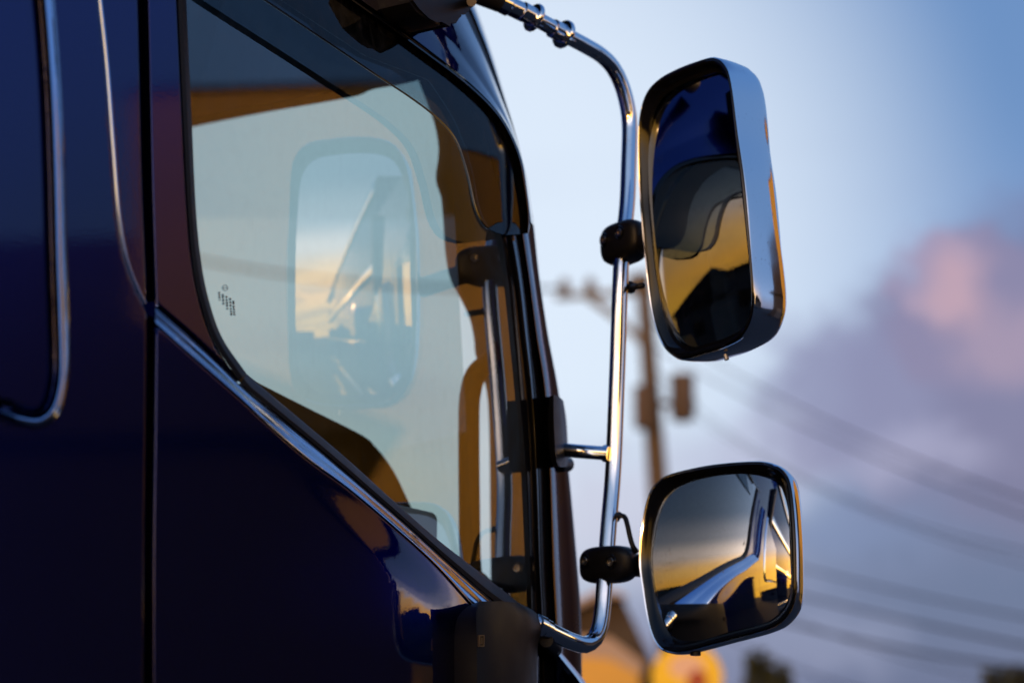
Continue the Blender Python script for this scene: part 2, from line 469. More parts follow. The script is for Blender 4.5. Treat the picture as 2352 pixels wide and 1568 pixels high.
CREASE = [(212, -160), (228, 0), (244, 150), (258, 330), (272, 500), (290, 600), (315, 665), (342, 718)]

cr = crom(CREASE, 10)
INSET = [(88, -160), (107, 0), (122, 200), (130, 400), (135, 600), (142, 800), (139, 880), (122, 940), (88, 965), (40, 958), (0, 944), (-300, 860), (-760, 760)]
ins = crom(INSET, 10)
def side_off(U, V):
    d = pldist(U, V, cr)                    # left of crease is proud
    o = .012 + .030 * smooth01(d / 14.0 + .5)
    b = pldist(U, V, ins)                   # recessed pressing further back
    o += .007 * np.exp(-(b / 8.0) ** 2) - .012 * np.exp(-((b - 17) / 6.0) ** 2)
    return o
box_tail = [(-760, 1730), (-760, -160)]
panel('cab_side_panel', [[(-760, -160), (310, -160)], SHUT_L, [(334, 1730), (-760, 1730)], [(-760, 1730), (-760, -160)]],
      side_off, NAVY, truck, sp=16, edge=(7, .006), depth=.05, feature=[(CREASE, 16), (INSET, 36)])
tube('crease_highlight', [at(x, y, .024) for x, y in crom(CREASE, 30)], .0030, BLUE_HILITE_TRIM, truck, 14)  # added bright tube standing in for the sky highlight along the crease
def ishift(d): return [(x + d * (1.0 if y < 860 else .7 if y < 955 else .1), y + (0 if y < 860 else d * .6 if y < 955 else d * .9)) for x, y in INSET]
strip('recess_highlight', [(ishift(-5), .046), (ishift(-3), .0510), (ishift(2), .0518), (ishift(8), .0502), (ishift(16), .0462), (ishift(21), .040)], BLUE_HILITE_TRIM, truck, n=120, sharp=60)  # added bright strip imitating the highlight round the recess edge
tube('door_edge_highlight', [at(x + 4, y, .007) for x, y in crom(SHUT_R, 40)], .0013, BLUE_HILITE_TRIM, truck, 10)  # thin bright tube added as the highlight on the door's rear edge
# dark channel behind the shut line
strip('door_gap_seal', [([(x - 8, y) for x, y in SHUT_L], -.012), ([(x + 8, y) for x, y in SHUT_R], -.012)], RUBBER, truck)

bl = crom(BELT_L, 10)
def door_off(U, V):
    # the lower door skin bulges gently near the mirror bracket, away from the belt line
    k = smooth01((pldist(U, V, bl) - 4) / 90.0)
    return .046 + .0075 * k * np.exp(-((U - 965) / 170.0) ** 2)
door = panel('door', [BELT_L, [(1092, 1396), (1150, 1420), (1236, 1440)], [(1236, 1440), (1240, 1730)], [(1240, 1730), (349, 1730)], SHUT_R[::-1][:4] + [(356, 760), (357, 740)]],
             door_off, NAVY, truck, sp=18, edge=(6, .006), depth=.05, fsp=4)
door['label'] = 'navy painted door with sloping belt line'
def frame_off(U, V): return np.full(len(U), .012)
panel('door_frame', [[(330, -160), (405, -160)], FRAME_R + [(565, 888)], [(565, 890), (500, 826), (430, 760), (357, 697)], SHUT_R[:4][::-1]],
      frame_off, NAVY, door, sp=16, edge=(6, .006), depth=.04)
# belt moulding: rounded two-step shoulder
def lerp(A_, B_, f, n=40):
    a = resample(crom(A_, 8), n); b = resample(crom(B_, 8), n); return [tuple(p) for p in a * (1 - f) + b * f]
strip('belt_molding', [(BELT_L, .0), (BELT_L, .0465), (lerp(BELT_L, BELT_U, .08), .0460), (lerp(BELT_L, BELT_U, .22), .0425), (lerp(BELT_L, BELT_U, .38), .0365), (lerp(BELT_L, BELT_U, .50), .0285), (lerp(BELT_L, BELT_U, .55), .0270), (lerp(BELT_L, BELT_U, .60), .0262),
                       (lerp(BELT_L, BELT_U, .76), .0205), (lerp(BELT_L, BELT_U, .90), .0125), (BELT_U, .004), (BELT_U, -.02)], BLUE_HILITE_TRIM, door, n=110, sharp=60)
# weather strips round the glass
up = [(x, y) for x, y in BELT_U if x > 560]
strip('window_seal', [([(552, 880)] + up + [(1236, 1440)], -.005), ([(552, 880)] + up + [(1236, 1440)], .010), (lerp([(556, 874)] + up + [(1232, 1432)], GLASS_B, .35), .013), (lerp([(560, 868)] + up + [(1228, 1424)], GLASS_B, .8), .009), (GLASS_B, .004), (GLASS_B, -.006)], GREYRUBBER, door, n=70)
strip('window_seal', [(FRAME_R, -.01), (FRAME_R, .011), (lerp(FRAME_R, GLASS_R, .5), .013), (GLASS_R, .006), (GLASS_R, -.006)], RUBBER, door, n=60)
# glass
GL = [GLASS_R, GLASS_B, [(1222, 1405), (1217, 1297), (1205, 1000), (1185, 800), (1165, 640), (1140, 490), (1105, 360), (1060, 262), (1000, 195), (900, 120), (800, 50), (700, -20), (560, -100), (480, -160)]]
go = np.concatenate([crom(s, 12)[:-1] for s in GL])
gp = atnp(go[:, 0], go[:, 1], np.zeros(len(go)))
glass = mesh('side_window', gp, [tuple(range(len(gp)))], SIDEGLASS, door, smooth=False)
if np.array(glass.data.polygons[0].normal) @ NRM < 0: glass.data.flip_normals()
# etched glass marking: ring with a bar and rows of tiny strokes, running down the pane
bm = bmesh.new()
def bar(px, py, wpx, hpx, off=.0006):
    q = [at(px - wpx / 2, py - hpx / 2, off), at(px + wpx / 2, py - hpx / 2, off), at(px + wpx / 2, py + hpx / 2, off), at(px - wpx / 2, py + hpx / 2, off)]
    bm.faces.new([bm.verts.new(v) for v in q])
for k in range(24):
    a0, a1 = k * math.pi / 12, (k + 1) * math.pi / 12
    q = [at(517 + r * math.cos(a), 661 + r * math.sin(a), .0006) for r, a in ((5.4, a0), (6.8, a0), (6.8, a1), (5.4, a1))]
    bm.faces.new([bm.verts.new(v) for v in q])
bar(517, 661, 12, 1.6)
rr = random.Random(3)
for col, x0 in enumerate((503, 511, 519, 527, 534)):
    y = 672 + col * 5
    while y < 690 + 11 * col - (0 if col < 4 else 10):
        h = rr.uniform(2.5, 6.0); bar(x0 + (y - 670) * .08, y, 4.6, h); y += h + rr.uniform(1.2, 2.4)
from_bm('window_marking', bm, simple('etched_mark', (.04, .05, .05), .8), door, smooth=False)

# door frame top (painted, behind the visor)
VIS_O = [(690, -85), (806, 0), (900, 66), (1000, 139), (1057, 182), (1118, 237), (1160, 290), (1192, 361), (1207, 440), (1214, 500), (1212, 536)]
VIS_I = [(480, -85), (604, 0), (700, 64), (800, 131), (871, 179), (940, 224), (1000, 270), (1045, 322), (1072, 400), (1091, 480), (1118, 526), (1160, 540)]
strip('rain_visor', [(lerp(VIS_O, VIS_I, -.03), .016), (VIS_O, .027), (lerp(VIS_O, VIS_I, .10), .0285), (lerp(VIS_O, VIS_I, .35), .0335), (lerp(VIS_O, VIS_I, .7), .0385), (lerp(VIS_O, VIS_I, .97), .0410)], SMOKE, door, n=110)
strip('visor_lip', [(lerp(VIS_O, VIS_I, .965), .0415), (lerp(VIS_O, VIS_I, .99), .0410), (lerp(VIS_O, VIS_I, 1.01), .038), (lerp(VIS_O, VIS_I, 1.0), .034)], GLOSSBLACK, door, n=110)
strip('door_seal', [(lerp(VIS_O, VIS_I, -.045), .020), (lerp(VIS_O, VIS_I, -.03), .036), (lerp(VIS_O, VIS_I, .0), .0365), (lerp(VIS_O, VIS_I, .02), .030), (lerp(VIS_O, VIS_I, .20), .004), (lerp(VIS_O, VIS_I, .26), -.004)], GLOSSBLACK, door, n=110)

va = resample(crom(VIS_O, 8), 80); vb = resample(crom(VIS_I, 8), 80)
def vlerp(fs):
    f = np.interp(np.linspace(0, 1, 80), [0, .40, .52, .60, .72, 1.0], fs)[:, None]
    return [tuple(p) for p in va * (1 - f) + vb * f]
strip('door_frame', [(vlerp([.02] * 6), -.03), (vlerp([.02] * 6), .010), (vlerp([.4, .4, .22, .3, .43, .47]), .009), (vlerp([.80, .78, .42, .60, .86, .94]), .006), (vlerp([.82, .80, .44, .62, .88, .96]), -.006)], RUBBER, door, n=110)

# windscreen pillar: seal, rib, shut line, chamfer, rounded corner
def rail(pts): return pts
PA = [(1010, 190), (1062, 262), (1105, 360), (1140, 490), (1165, 630), (1180, 770), (1192, 894), (1206, 1060), (1217, 1297), (1222, 1420), (1226, 1640)]
def shift(dxs):
    ys = [190, 262, 360, 490, 630, 770, 894, 1060, 1297, 1420, 1640]
    return [(x + d, y) for (x, y), d in zip(PA, dxs)]
PB = shift([20, 18, 16, 16, 18, 20, 23, 20, 18, 19, 20])
PC = shift([42, 38, 34, 34, 34, 35, 36, 32, 28, 29, 30])
PD = shift([60, 54, 48, 44, 43, 45, 48, 46, 45, 46, 48])
PE_ = shift([66, 60, 54, 50, 48, 51, 58, 55, 51, 52, 54])
PF = shift([86, 78, 70, 66, 61, 66, 73, 71, 71, 72, 74])
PG = shift([100, 96, 92, 82, 73, 79, 90, 98, 109, 112, 112])
strip('door_frame', [(PA, -.02), (PA, .004), (lerp(PA, PB, .5), .006), (PB, .005), (lerp(PB, PC, .15), .008), (lerp(PB, PC, .5), .011), (lerp(PB, PC, .85), .008), (PC, .004), (PD, .003), (PD, -.03)], GLOSSBLACK, door, n=80, sharp=60)
strip('pillar_gap_seal', [(lerp(PD, PE_, -.6), -.02), (lerp(PD, PE_, 1.6), -.02)], RUBBER, truck, n=60)
pil = [(PE_, -.04), (PE_, .0), (lerp(PE_, PF, .10), .006), (lerp(PE_, PF, .35), .005), (lerp(PE_, PF, .7), -.001), (PF, -.009), (PF, -.024)]
strip('windscreen_pillar', pil, NAVY, truck, n=80, sharp=60)
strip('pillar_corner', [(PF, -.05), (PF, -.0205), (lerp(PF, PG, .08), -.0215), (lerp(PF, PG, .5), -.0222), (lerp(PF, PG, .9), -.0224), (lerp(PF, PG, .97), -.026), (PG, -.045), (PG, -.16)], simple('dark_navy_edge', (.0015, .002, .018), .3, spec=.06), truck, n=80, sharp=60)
# close the pillar round to the windscreen
pg = resample(crom(PG, 8), 40); pgw = atnp(pg[:, 0], pg[:, 1], np.full(40, -.16))
rows = [pgw + np.array(v) for v in ((0, 0, 0), (-.03, .03, 0), (-.07, .05, 0), (-.12, .06, 0))]
grid('pillar_face', rows, NAVY, truck)
# roof side above the drip rail
K0 = [(640, -122), (806, -6), (900, 58), (1000, 130), (1060, 176), (1122, 232), (1165, 288), (1197, 361), (1211, 440), (1219, 510)]
KS = [(1010, -170), (1091, 11), (1112, 66), (1129, 114), (1147, 172), (1163, 228), (1181, 290), (1198, 361), (1214, 440), (1227, 520)]
rs = [(K0, -.01), (K0, .022), (lerp(K0, KS, .05), .034), (lerp(K0, KS, .16), .0318), (lerp(K0, KS, .30), .0278), (lerp(K0, KS, .42), .0232), (lerp(K0, KS, .50), .0130), (lerp(K0, KS, .55), .0105), (lerp(K0, KS, .64), .0085),
      (lerp(K0, KS, .72), .002), (lerp(K0, KS, .80), -.018), (lerp(K0, KS, .86), -.045)]
strip('roof_side_panel', rs, NAVY, truck, n=110, sharp=60)
strip('windscreen_seal', [(lerp(K0, KS, .86), -.045), (lerp(K0, KS, .875), -.062), (lerp(K0, KS, .93), -.075), (lerp(K0, KS, .945), -.07)], RUBBER, truck, n=90)
strip('roof_cap', [(lerp(K0, KS, .945), -.085), (lerp(K0, KS, .945), -.072), (lerp(K0, KS, .965), -.08), (lerp(K0, KS, .985), -.10), (KS, -.15)], NAVY, truck, n=90)
ks = resample(crom(KS, 8), 40); ksw = atnp(ks[:, 0], ks[:, 1], np.full(40, -.15))
grid('roof_corner', [ksw + np.array(v) for v in ((0, 0, 0), (-.03, .03, 0), (-.07, .05, 0), (-.12, .06, 0))], NAVY, truck)

# hidden shell of the cab: roof, back wall, far side, floor, lower body
bm = bmesh.new()
box_bm(bm, (-2.30, 1.36, 3.05), (-.16, 3.05, 3.12), .03)
from_bm('roof', bm, NAVY, truck)
box('roof_lining', (-2.22, 1.42, 2.98), (-.10, 3.02, 3.04), DARKTRIM, truck, .01)
box('cab_rear_wall', (-2.28, 1.34, 1.2), (-.03, 1.42, 3.04), DARKTRIM, truck, .01)
box('cab_floor', (-2.25, 1.43, 1.15), (-.06, 3.0, 1.2), DARKTRIM, truck, .005)
bm = bmesh.new()                            # far side with its window opening
for lo, hi in (((-2.30, 1.43, .7), (-2.24, 3.0, 2.0)), ((-2.29, 1.43, 2.0), (-2.245, 2.0, 3.04)), ((-2.29, 2.85, 2.0), (-2.245, 3.0, 3.04)), ((-2.29, 2.0, 2.8), (-2.245, 2.85, 3.04))): box_bm(bm, lo, hi, .004)
from_bm('side_wall', bm, NAVY, truck)
bm = bmesh.new()
box_bm(bm, (-2.25, 1.36, .55), (-.03, 3.05, 1.14), .05, 3)
from_bm('cab_base', bm, NAVY, truck)
def sidepoly(name, yz, off, thick):
    P = []
    for y_, z_ in yz: P.append(Vector((off - math.tan(TAU) * (z_ - 2.0), y_, z_)))
    return prism3(name, P, Vector((-thick, 0, 0)), NAVY, truck)
def prism3(name, F_, vec, mat, parent, bev=0.0):
    bm = bmesh.new(); a = [bm.verts.new(v) for v in F_]; b = [bm.verts.new(v + vec) for v in F_]
    n_ = len(a); bm.faces.new(a); bm.faces.new(b[::-1])
    for i in range(n_): bm.faces.new((a[i], b[i], b[(i + 1) % n_], a[(i + 1) % n_]))
    if bev:
        es = [e for e in bm.edges if len([f for f in e.link_faces if len(f.verts) > 4]) == 1]
        bmesh.ops.bevel(bm, geom=es, offset=bev, segments=2, affect='EDGES')
    return from_bm(name, bm, mat, parent)
sidepoly('side_panel', [(1.37, 1.7), (1.37, 3.06), (2.98, 3.06), (2.95, 3.00), (2.5, 2.86), (2.06, 2.64), (1.90, 2.60), (1.86, 1.7)], -.035, .02)
sidepoly('side_panel', [(1.37, .9), (1.37, 1.69), (2.84, 1.72), (2.92, .9)], -.035, .02)
box('grille_panel', (-2.2, 3.06, .6), (-.12, 3.24, 1.93), NAVY, truck, .06, 3)
bm = bmesh.new(); box_bm(bm, (-2.40, -7.2, .95), (-.10, 1.18, 3.45), .03, 2)
cargo = from_bm('cargo_body', bm, NAVY, truck)
for z in (1.05, 1.6, 2.15, 2.7, 3.3): box('rail', (-.098, -7.15, z), (-.075, 1.16, z + .09), CHROME2, cargo, .006)
for y in (-5.6, -4.4, 2.2):
    lathe('wheel', [(.0, -.13), (.28, -.13), (.30, -.10), (.47, -.12), (.5, -.08), (.5, .1), (.47, .13), (.30, .12), (.28, .06), (.12, .02), (.1, .10), (.0, .10)], RUBBER, truck, frame_m((-.25, y, .5), (1, 0, 0)), 32)

# ---- cab interior seen through the glass (back-projected on the inner windscreen surround)
WP = np.array([-.31, 3.00, 2.5]); WN = np.array([-.37, -.93, -.03]); WN /= np.linalg.norm(WN)
def prism(name, outline, p0, n, depth, mat, parent, holes=None, step=10, closed=True):
    q = cromclosed(outline, step) if closed else np.array(outline, float)
    F_ = [onplane(x, y, p0, n) for x, y in q]; nn = Vector(n).normalized()
    return prism3(name, F_, -nn * depth, mat, parent)
def lin(*p): return [tuple(x) for x in p]
top_edge = [(380, 284), (440, 271), (560, 247), (700, 222), (768, 208), (800, 194), (870, 181), (948, 160)]
rt_edge = [(948, 160), (962, 188), (978, 229), (992, 266), (1001, 297), (1007, 335), (1006, 369), (1001, 400), (1004, 428), (1012, 447), (1015, 469), (1019, 519), (1021, 559), (1026, 603), (1036, 645), (1060, 690), (1079, 732), (1089, 780), (1091, 809), (1100, 840), (1118, 900), (1124, 1000), (1126, 1200), (1128, 1420)]
prism('windscreen_header', list(map(tuple, crom(top_edge, 12))) + [(985, 120), (960, 60), (900, -260), (300, -260), (300, 300)], WP, WN, .05, DARKTRIM, truck, closed=False)
PT1 = [(1016, 150), (1062, 232), (1105, 330), (1146, 470), (1174, 620), (1190, 770), (1203, 894), (1217, 1060), (1229, 1297), (1240, 1440)]
strip('pillar_trim', [(rt_edge, -.33), (rt_edge, -.27), (lerp(rt_edge, PT1, .12), -.235), (lerp(rt_edge, PT1, .35), -.20), (lerp(rt_edge, PT1, .7), -.10), (lerp(rt_edge, PT1, .93), -.03), (PT1, -.024)], TRIM, truck, n=90)
# grab handle on the pillar
hp = [at(*p) for p in [(1150, 806, -.15), (1118, 836, -.19), (1092, 862, -.215), (1079, 915, -.225), (1077, 1000, -.225), (1078, 1150, -.225), (1081, 1300, -.22), (1098, 1400, -.20), (1140, 1440, -.14)]]
tube('grab_handle', hp, .0175, TRIM, truck, 20, .008)
# windscreen glass, gently curved
wv, wf = [], []
for i in range(13):
    x = -.17 - i * (1.96 / 12); yb = 3.04 + .27 * (1 - ((x + 1.15) / 1.0) ** 2)
    for j in range(7):
        z = 1.95 + j * .18; wv.append((x, yb - (z - 1.95) * .12 + .02, z))
for i in range(12):
    for j in range(6): wf.append((i * 7 + j, i * 7 + j + 1, (i + 1) * 7 + j + 1, (i + 1) * 7 + j))
mesh('windshield', wv, wf, WINDGLASS, truck)
# dashboard with instrument hood and a pale tray edge
hood = [(540, 850), (587, 876), (712, 939), (832, 999), (858, 1021), (886, 1054), (910, 1092), (933, 1140), (952, 1180), (975, 1230), (1010, 1300), (900, 1330), (700, 1200), (540, 1000)]
hq = cromclosed(hood, 14)
prism3('instrument_hood', [at(x, y, -.34) for x, y in hq], Vector((-.30, .10, .0)), TRIM, truck)
box('dashboard', (-2.2, 2.86, 1.3), (-.14, 3.10, 1.94), DARKTRIM, truck, .03, 3)
box('dash_tray', (-.62, 2.80, 1.955), (-.16, 2.95, 2.015), simple('pale_tray', (.42, .45, .50), .35), truck, .012, 3)
bm = bmesh.new()
wc = Vector((-.55, 2.52, 1.80)); Mw = frame_m(wc, (0, -.55, .83))
ring = [Mw @ Vector((.22 * math.cos(a), .22 * math.sin(a), 0)) for a in np.linspace(0, 2 * math.pi, 49)]
tube_bm(bm, ring, .014, 10)
for a in (.3, 2.84, 4.71): tube_bm(bm, [Mw @ Vector((.03 * math.cos(a), .03 * math.sin(a), -.02)), Mw @ Vector((.218 * math.cos(a), .218 * math.sin(a), 0))], .012, 8)
tube_bm(bm, [Mw @ Vector((0, 0, .01)), Mw @ Vector((0, 0, -.05)), Mw @ Vector((0, 0, -.5))], [.06, .05, .03], 14)
from_bm('steering_wheel', bm, simple('grey_wheel', (.10, .10, .11), .4), truck)
for sx_ in (-.60, -1.75):
    bm = bmesh.new(); box_bm(bm, (sx_ - .25, 1.62, 1.45), (sx_ + .25, 2.12, 1.6), .05, 3); box_bm(bm, (sx_ - .24, 1.50, 1.55), (sx_ + .24, 1.66, 2.25), .06, 3); box_bm(bm, (sx_ - .13, 1.52, 2.27), (sx_ + .13, 1.63, 2.5), .04, 3); box_bm(bm, (sx_ - .2, 1.65, 1.2), (sx_ + .2, 2.0, 1.46), .02, 2)
    from_bm('seat', bm, simple('seat_cloth', (.05, .05, .06), .9), truck)

# ---- lower mirror bracket
BRPL = simple('bracket_plastic', (.008, .0075, .008), .5, bump=.12, bscale=900.0, spec=.22)
def bk(px, py, off): return at(px, py, off)
yl = [(1378, 0), (1388, 1), (1405, 2), (1430, 3), (1470, 4), (1600, 5), (1730, 6)]
L0 = [(1098, 1382), (1072, 1390), (1048, 1410), (1034, 1440), (1030, 1490), (1031, 1600), (1032, 1740)]
L1 = [(1101, 1380), (1096, 1392), (1094, 1412), (1094, 1440), (1095, 1490), (1096, 1600), (1097, 1740)]
L2 = [(1150, 1380), (1150, 1392), (1150, 1412), (1150, 1440), (1150, 1490), (1150, 1600), (1151, 1740)]
L3 = [(1190, 1384), (1204, 1396), (1214, 1420), (1214, 1445), (1205, 1490), (1203, 1600), (1204, 1740)]
L4 = [(1200, 1388), (1228, 1404), (1244, 1425), (1250, 1446), (1236, 1480), (1233, 1600), (1234, 1740)]
strip('mirror_bracket', [(L0, -.05), (L0, .030), (lerp(L0, L1, .12), .048), (lerp(L0, L1, .5), .066), (lerp(L0, L1, .95), .0842), (L1, .0862), (lerp(L1, L2, .06), .0872), (L2, .0870), (lerp(L2, L3, .5), .0855), (L3, .082), (lerp(L3, L4, .5), .075), (L4, .050), (L4, -.05)], BRPL, truck, n=60, sharp=40)
br = bpy.data.objects['mirror_bracket']
# cap over the open top
capv = [at(x, y, o_) for (x, y), o_ in (((1098, 1382), .0), ((1101, 1380), .0855), ((1150, 1380), .087), ((1190, 1384), .082), ((1200, 1388), .05), ((1195, 1388), -.02))]
mesh('bracket_cap', capv, [tuple(range(6))], BLACK, br, smooth=False)
bm = bmesh.new()
for (x0, y0, x1, y1) in ((1101, 1457, 1113, 1460), (1101, 1481, 1113, 1484), (1101, 1460, 1103.4, 1481), (1110.6, 1460, 1113, 1481), (1105.6, 1463, 1108.4, 1478)):
    q = [at(x, y,  .0895) for x, y in ((x0, y0), (x1, y0), (x1, y1), (x0, y1))]; q2 = [v - Vector(NRM) * .003 for v in q]
    a = [bm.verts.new(v) for v in q]; b = [bm.verts.new(v) for v in q2]; bm.faces.new(a)
    for i in range(4): bm.faces.new((a[i], b[i], b[(i + 1) % 4], a[(i + 1) % 4]))
from_bm('bracket_emblem', bm, simple('emblem_brass', (.10, .07, .04), .4, metal=.6), br, smooth=False)

# ---- chrome mirror stay
T_OFF = lambda y: np.interp(y, [-30, 100, 300, 552, 1035, 1295, 1380, 1480], [.02, .085, .118, .118, .094, .088, .086, .07])
pts_px = [(1110, -16, .015), (1150, 4, .03), (1228, 42, .062), (1300, 82, .085), (1345, 106, .098), (1381, 128, .106), (1408, 156, .112), (1427, 194, .116), (1440, 240, .118), (1446, 290, .118), (1444, 380, .118), (1440, 476, .118), (1427, 602, .116), (1418, 847, .104), (1409, 1070, .094), (1398, 1210, .090), (1389, 1330, .087), (1384, 1395, .085), (1378, 1436, .083), (1366, 1466, .080), (1344, 1480, .076), (1318, 1474, .071), (1290, 1462, .064), (1245, 1439, .052), (1225, 1428, .045)]
stay = tube('mirror_stay', [at(*p) for p in pts_px], .0123, CHROME, truck, 32, .012)
def seg_m(a, b):
    A_, B_ = at(*a), at(*b); return frame_m(A_, B_ - A_, (.3, .2, 1)), (B_ - A_).length
for a, b in (((1228, 42, .062), (1260, 60, .073)), ((1296, 80, .084), (1320, 93, .091))):
    M_, L_ = seg_m(a, b)
    lathe('collar', [(.0124, -.026), (.0148, -.025), (.0150, -.006), (.0215, -.005), (.0228, -.003), (.0228, .001), (.0215, .003), (.0124, .0035)], CHROME, stay, M_, 32, sharp=30)
M_, L_ = seg_m((1166, 12, .036), (1228, 42, .062))
lathe('collar', [(.0124, -.012), (.0165, -.011), (.0168, .003), (.0145, .005), (.0145, .030), (.0124, .031)], CHROME, stay, M_, 32, sharp=30)
tube('rubber_boot', [at(1075, -34, .0), at(1110, -16, .015), at(1150, 5, .030)], [.024, .020, .0165], RUBBER, stay, 20, .004)
M_, L_ = seg_m((1245, 1439, .052), (1290, 1462, .064))
lathe('collar', [(.0124, -.012), (.0150, -.011), (.0152, .000), (.0140, .002), (.0140, .012), (.0124, .013)], CHROME, stay, M_, 32, sharp=30)
# roof mount of the stay
ub = [(936, -80), (946, 4), (962, 26), (985, 42), (1003, 52), (1016, 57), (1034, 55), (1038, 60), (1045, 48), (1066, 36), (1064, 28), (1078, 24), (1096, 12), (1104, -4), (1116, -80)]
prism3('roof_mount', [at(x, y, .085) for x, y in ub], Vector(NRM) * -.06, BLACK, truck, .004)
tube('mount_bolt', [at(1082, 4, .088), at(1083, 4, .104)], .007, STEEL, bpy.data.objects['roof_mount'], 12)

# strut and pillar mount
tube('strut', [at(1280, 1031, .012), at(1330, 1036, .048), at(1397, 1041, .092)], .0105, CHROME, stay, 28, .01)
lathe('strut_weld', [(.0100, -.004), (.0128, -.001), (.0135, .002), (.0128, .006), (.010, .008)], CHROME, stay, frame_m(at(1388, 1040.5, .082), at(1397, 1041, .092) - at(1330, 1036, .048)), 24)
pmr = [([(1262, 912), (1258, 960), (1262, 1040), (1270, 1068), (1280, 1074)], -.03), ([(1263, 909), (1259, 960), (1263, 1040), (1271, 1066), (1281, 1072)], .026), ([(1272, 906), (1272, 960), (1276, 1040), (1280, 1064), (1286, 1072)], .040),
       ([(1284, 910), (1288, 960), (1293, 1040), (1295, 1062), (1296, 1072)], .034), ([(1294, 920), (1300, 965), (1304, 1040), (1305, 1060), (1303, 1070)], .012), ([(1294, 922), (1301, 966), (1305, 1040), (1305, 1060), (1303, 1070)], -.08)]
pm = strip('pillar_mount', pmr, BLACK, truck, n=40, sharp=50)
tube('mount_foot', [at(1283, 1066, -.02), at(1302, 1066, -.03)], .012, BLACK, pm, 14)

# clamps: rounded black blocks round the stay with recessed bolts
def clamp(name, c, xdir, ndir, wx, hz, dp, bolts):
    xd = Vector(xdir).normalized(); nd = Vector(ndir).normalized(); zd = nd.cross(xd).normalized()
    if zd.z < 0: zd = -zd
    M_ = Matrix(((xd.x, zd.x, nd.x, c[0]), (xd.y, zd.y, nd.y, c[1]), (xd.z, zd.z, nd.z, c[2]), (0, 0, 0, 1)))
    V, F = [], []
    n_ = 40; prof = [(.0, -1.0), (.55, -1.0), (.86, -.9), (1.0, -.62), (1.0, .15), (.97, .55), (.88, .82), (.70, .95), (.4, 1.0), (.0, 1.0)]
    for r, z in prof:
        for a in np.linspace(0, 2 * math.pi, n_, endpoint=False):
            ca, sa = math.cos(a), math.sin(a); e = 2 / 3.2
            V.append(M_ @ Vector((wx * r * math.copysign(abs(ca) ** e, ca), hz * r * math.copysign(abs(sa) ** e, sa), z * dp * (1 - .18 * (r * ca) ** 2))))
    for i in range(len(prof) - 1):
        for k in range(n_): F.append((i * n_ + k, i * n_ + (k + 1) % n_, (i + 1) * n_ + (k + 1) % n_, (i + 1) * n_ + k))
    cl_ = mesh(name, V, F, BLACK, stay, sharp=50)
    for pz in (-.55, .62):
        lathe('mould_pin', [(.0, .0006), (.0014, .0006), (.0016, -.002)], GLOSSBLACK, cl_, M_ @ Matrix.Translation((-.006, hz * pz, dp * .985)), 10)
    for bx_, bz_ in bolts:
        zf_ = dp * (1 - .18 * (bx_ / wx) ** 2) * .97
        Mb = M_ @ Matrix.Translation((bx_, bz_, zf_))
        lathe('bolt_recess', [(.0, .001), (.0085, .001), (.0100, .0026), (.0112, .001), (.0112, -.006)], GLOSSBLACK, cl_, Mb, 24)
        lathe('bolt', [(.0, .0015), (.0028, .0015), (.0030, .0038), (.0056, .0042), (.0062, .0034), (.0064, .0)], STEEL, cl_, Mb, 24)
    return cl_
Nv = Vector(NRM)
clamp('stay_clamp', at(1434, 558, .118), (.80, -.42, 0), (-.05, -1, -.03), .052, .031, .030, [(-.030, .006), (.012, .008)])
clamp('stay_clamp', at(1396, 1296, .088), (.86, -.30, -.03), (.10, -1, -.06), .056, .0275, .028, [(-.036, .006), (.020, .002)])

# cable plugs on the stay
def plug(px, py, off, pts, r=.0035):
    g = lathe('cable_grommet', [(.0, -.004), (.009, -.004), (.0105, 0), (.009, .003), (.0045, .004), (.004, .016), (.0, .016)], RUBBER, stay, frame_m(at(px, py, off), Vector((.75, -.5, 0))), 20)
    tube('cable', [at(*p) for p in pts], r, RUBBER, g, 10, .004)
plug(1447, 660, .122, [(1452, 660, .13), (1468, 657, .15), (1478, 655, .155)], .0048)
plug(1412, 1184, .096, [(1418, 1184, .104), (1434, 1186, .120), (1441, 1205, .128), (1447, 1232, .132), (1454, 1254, .136), (1464, 1268, .14)], .0038)

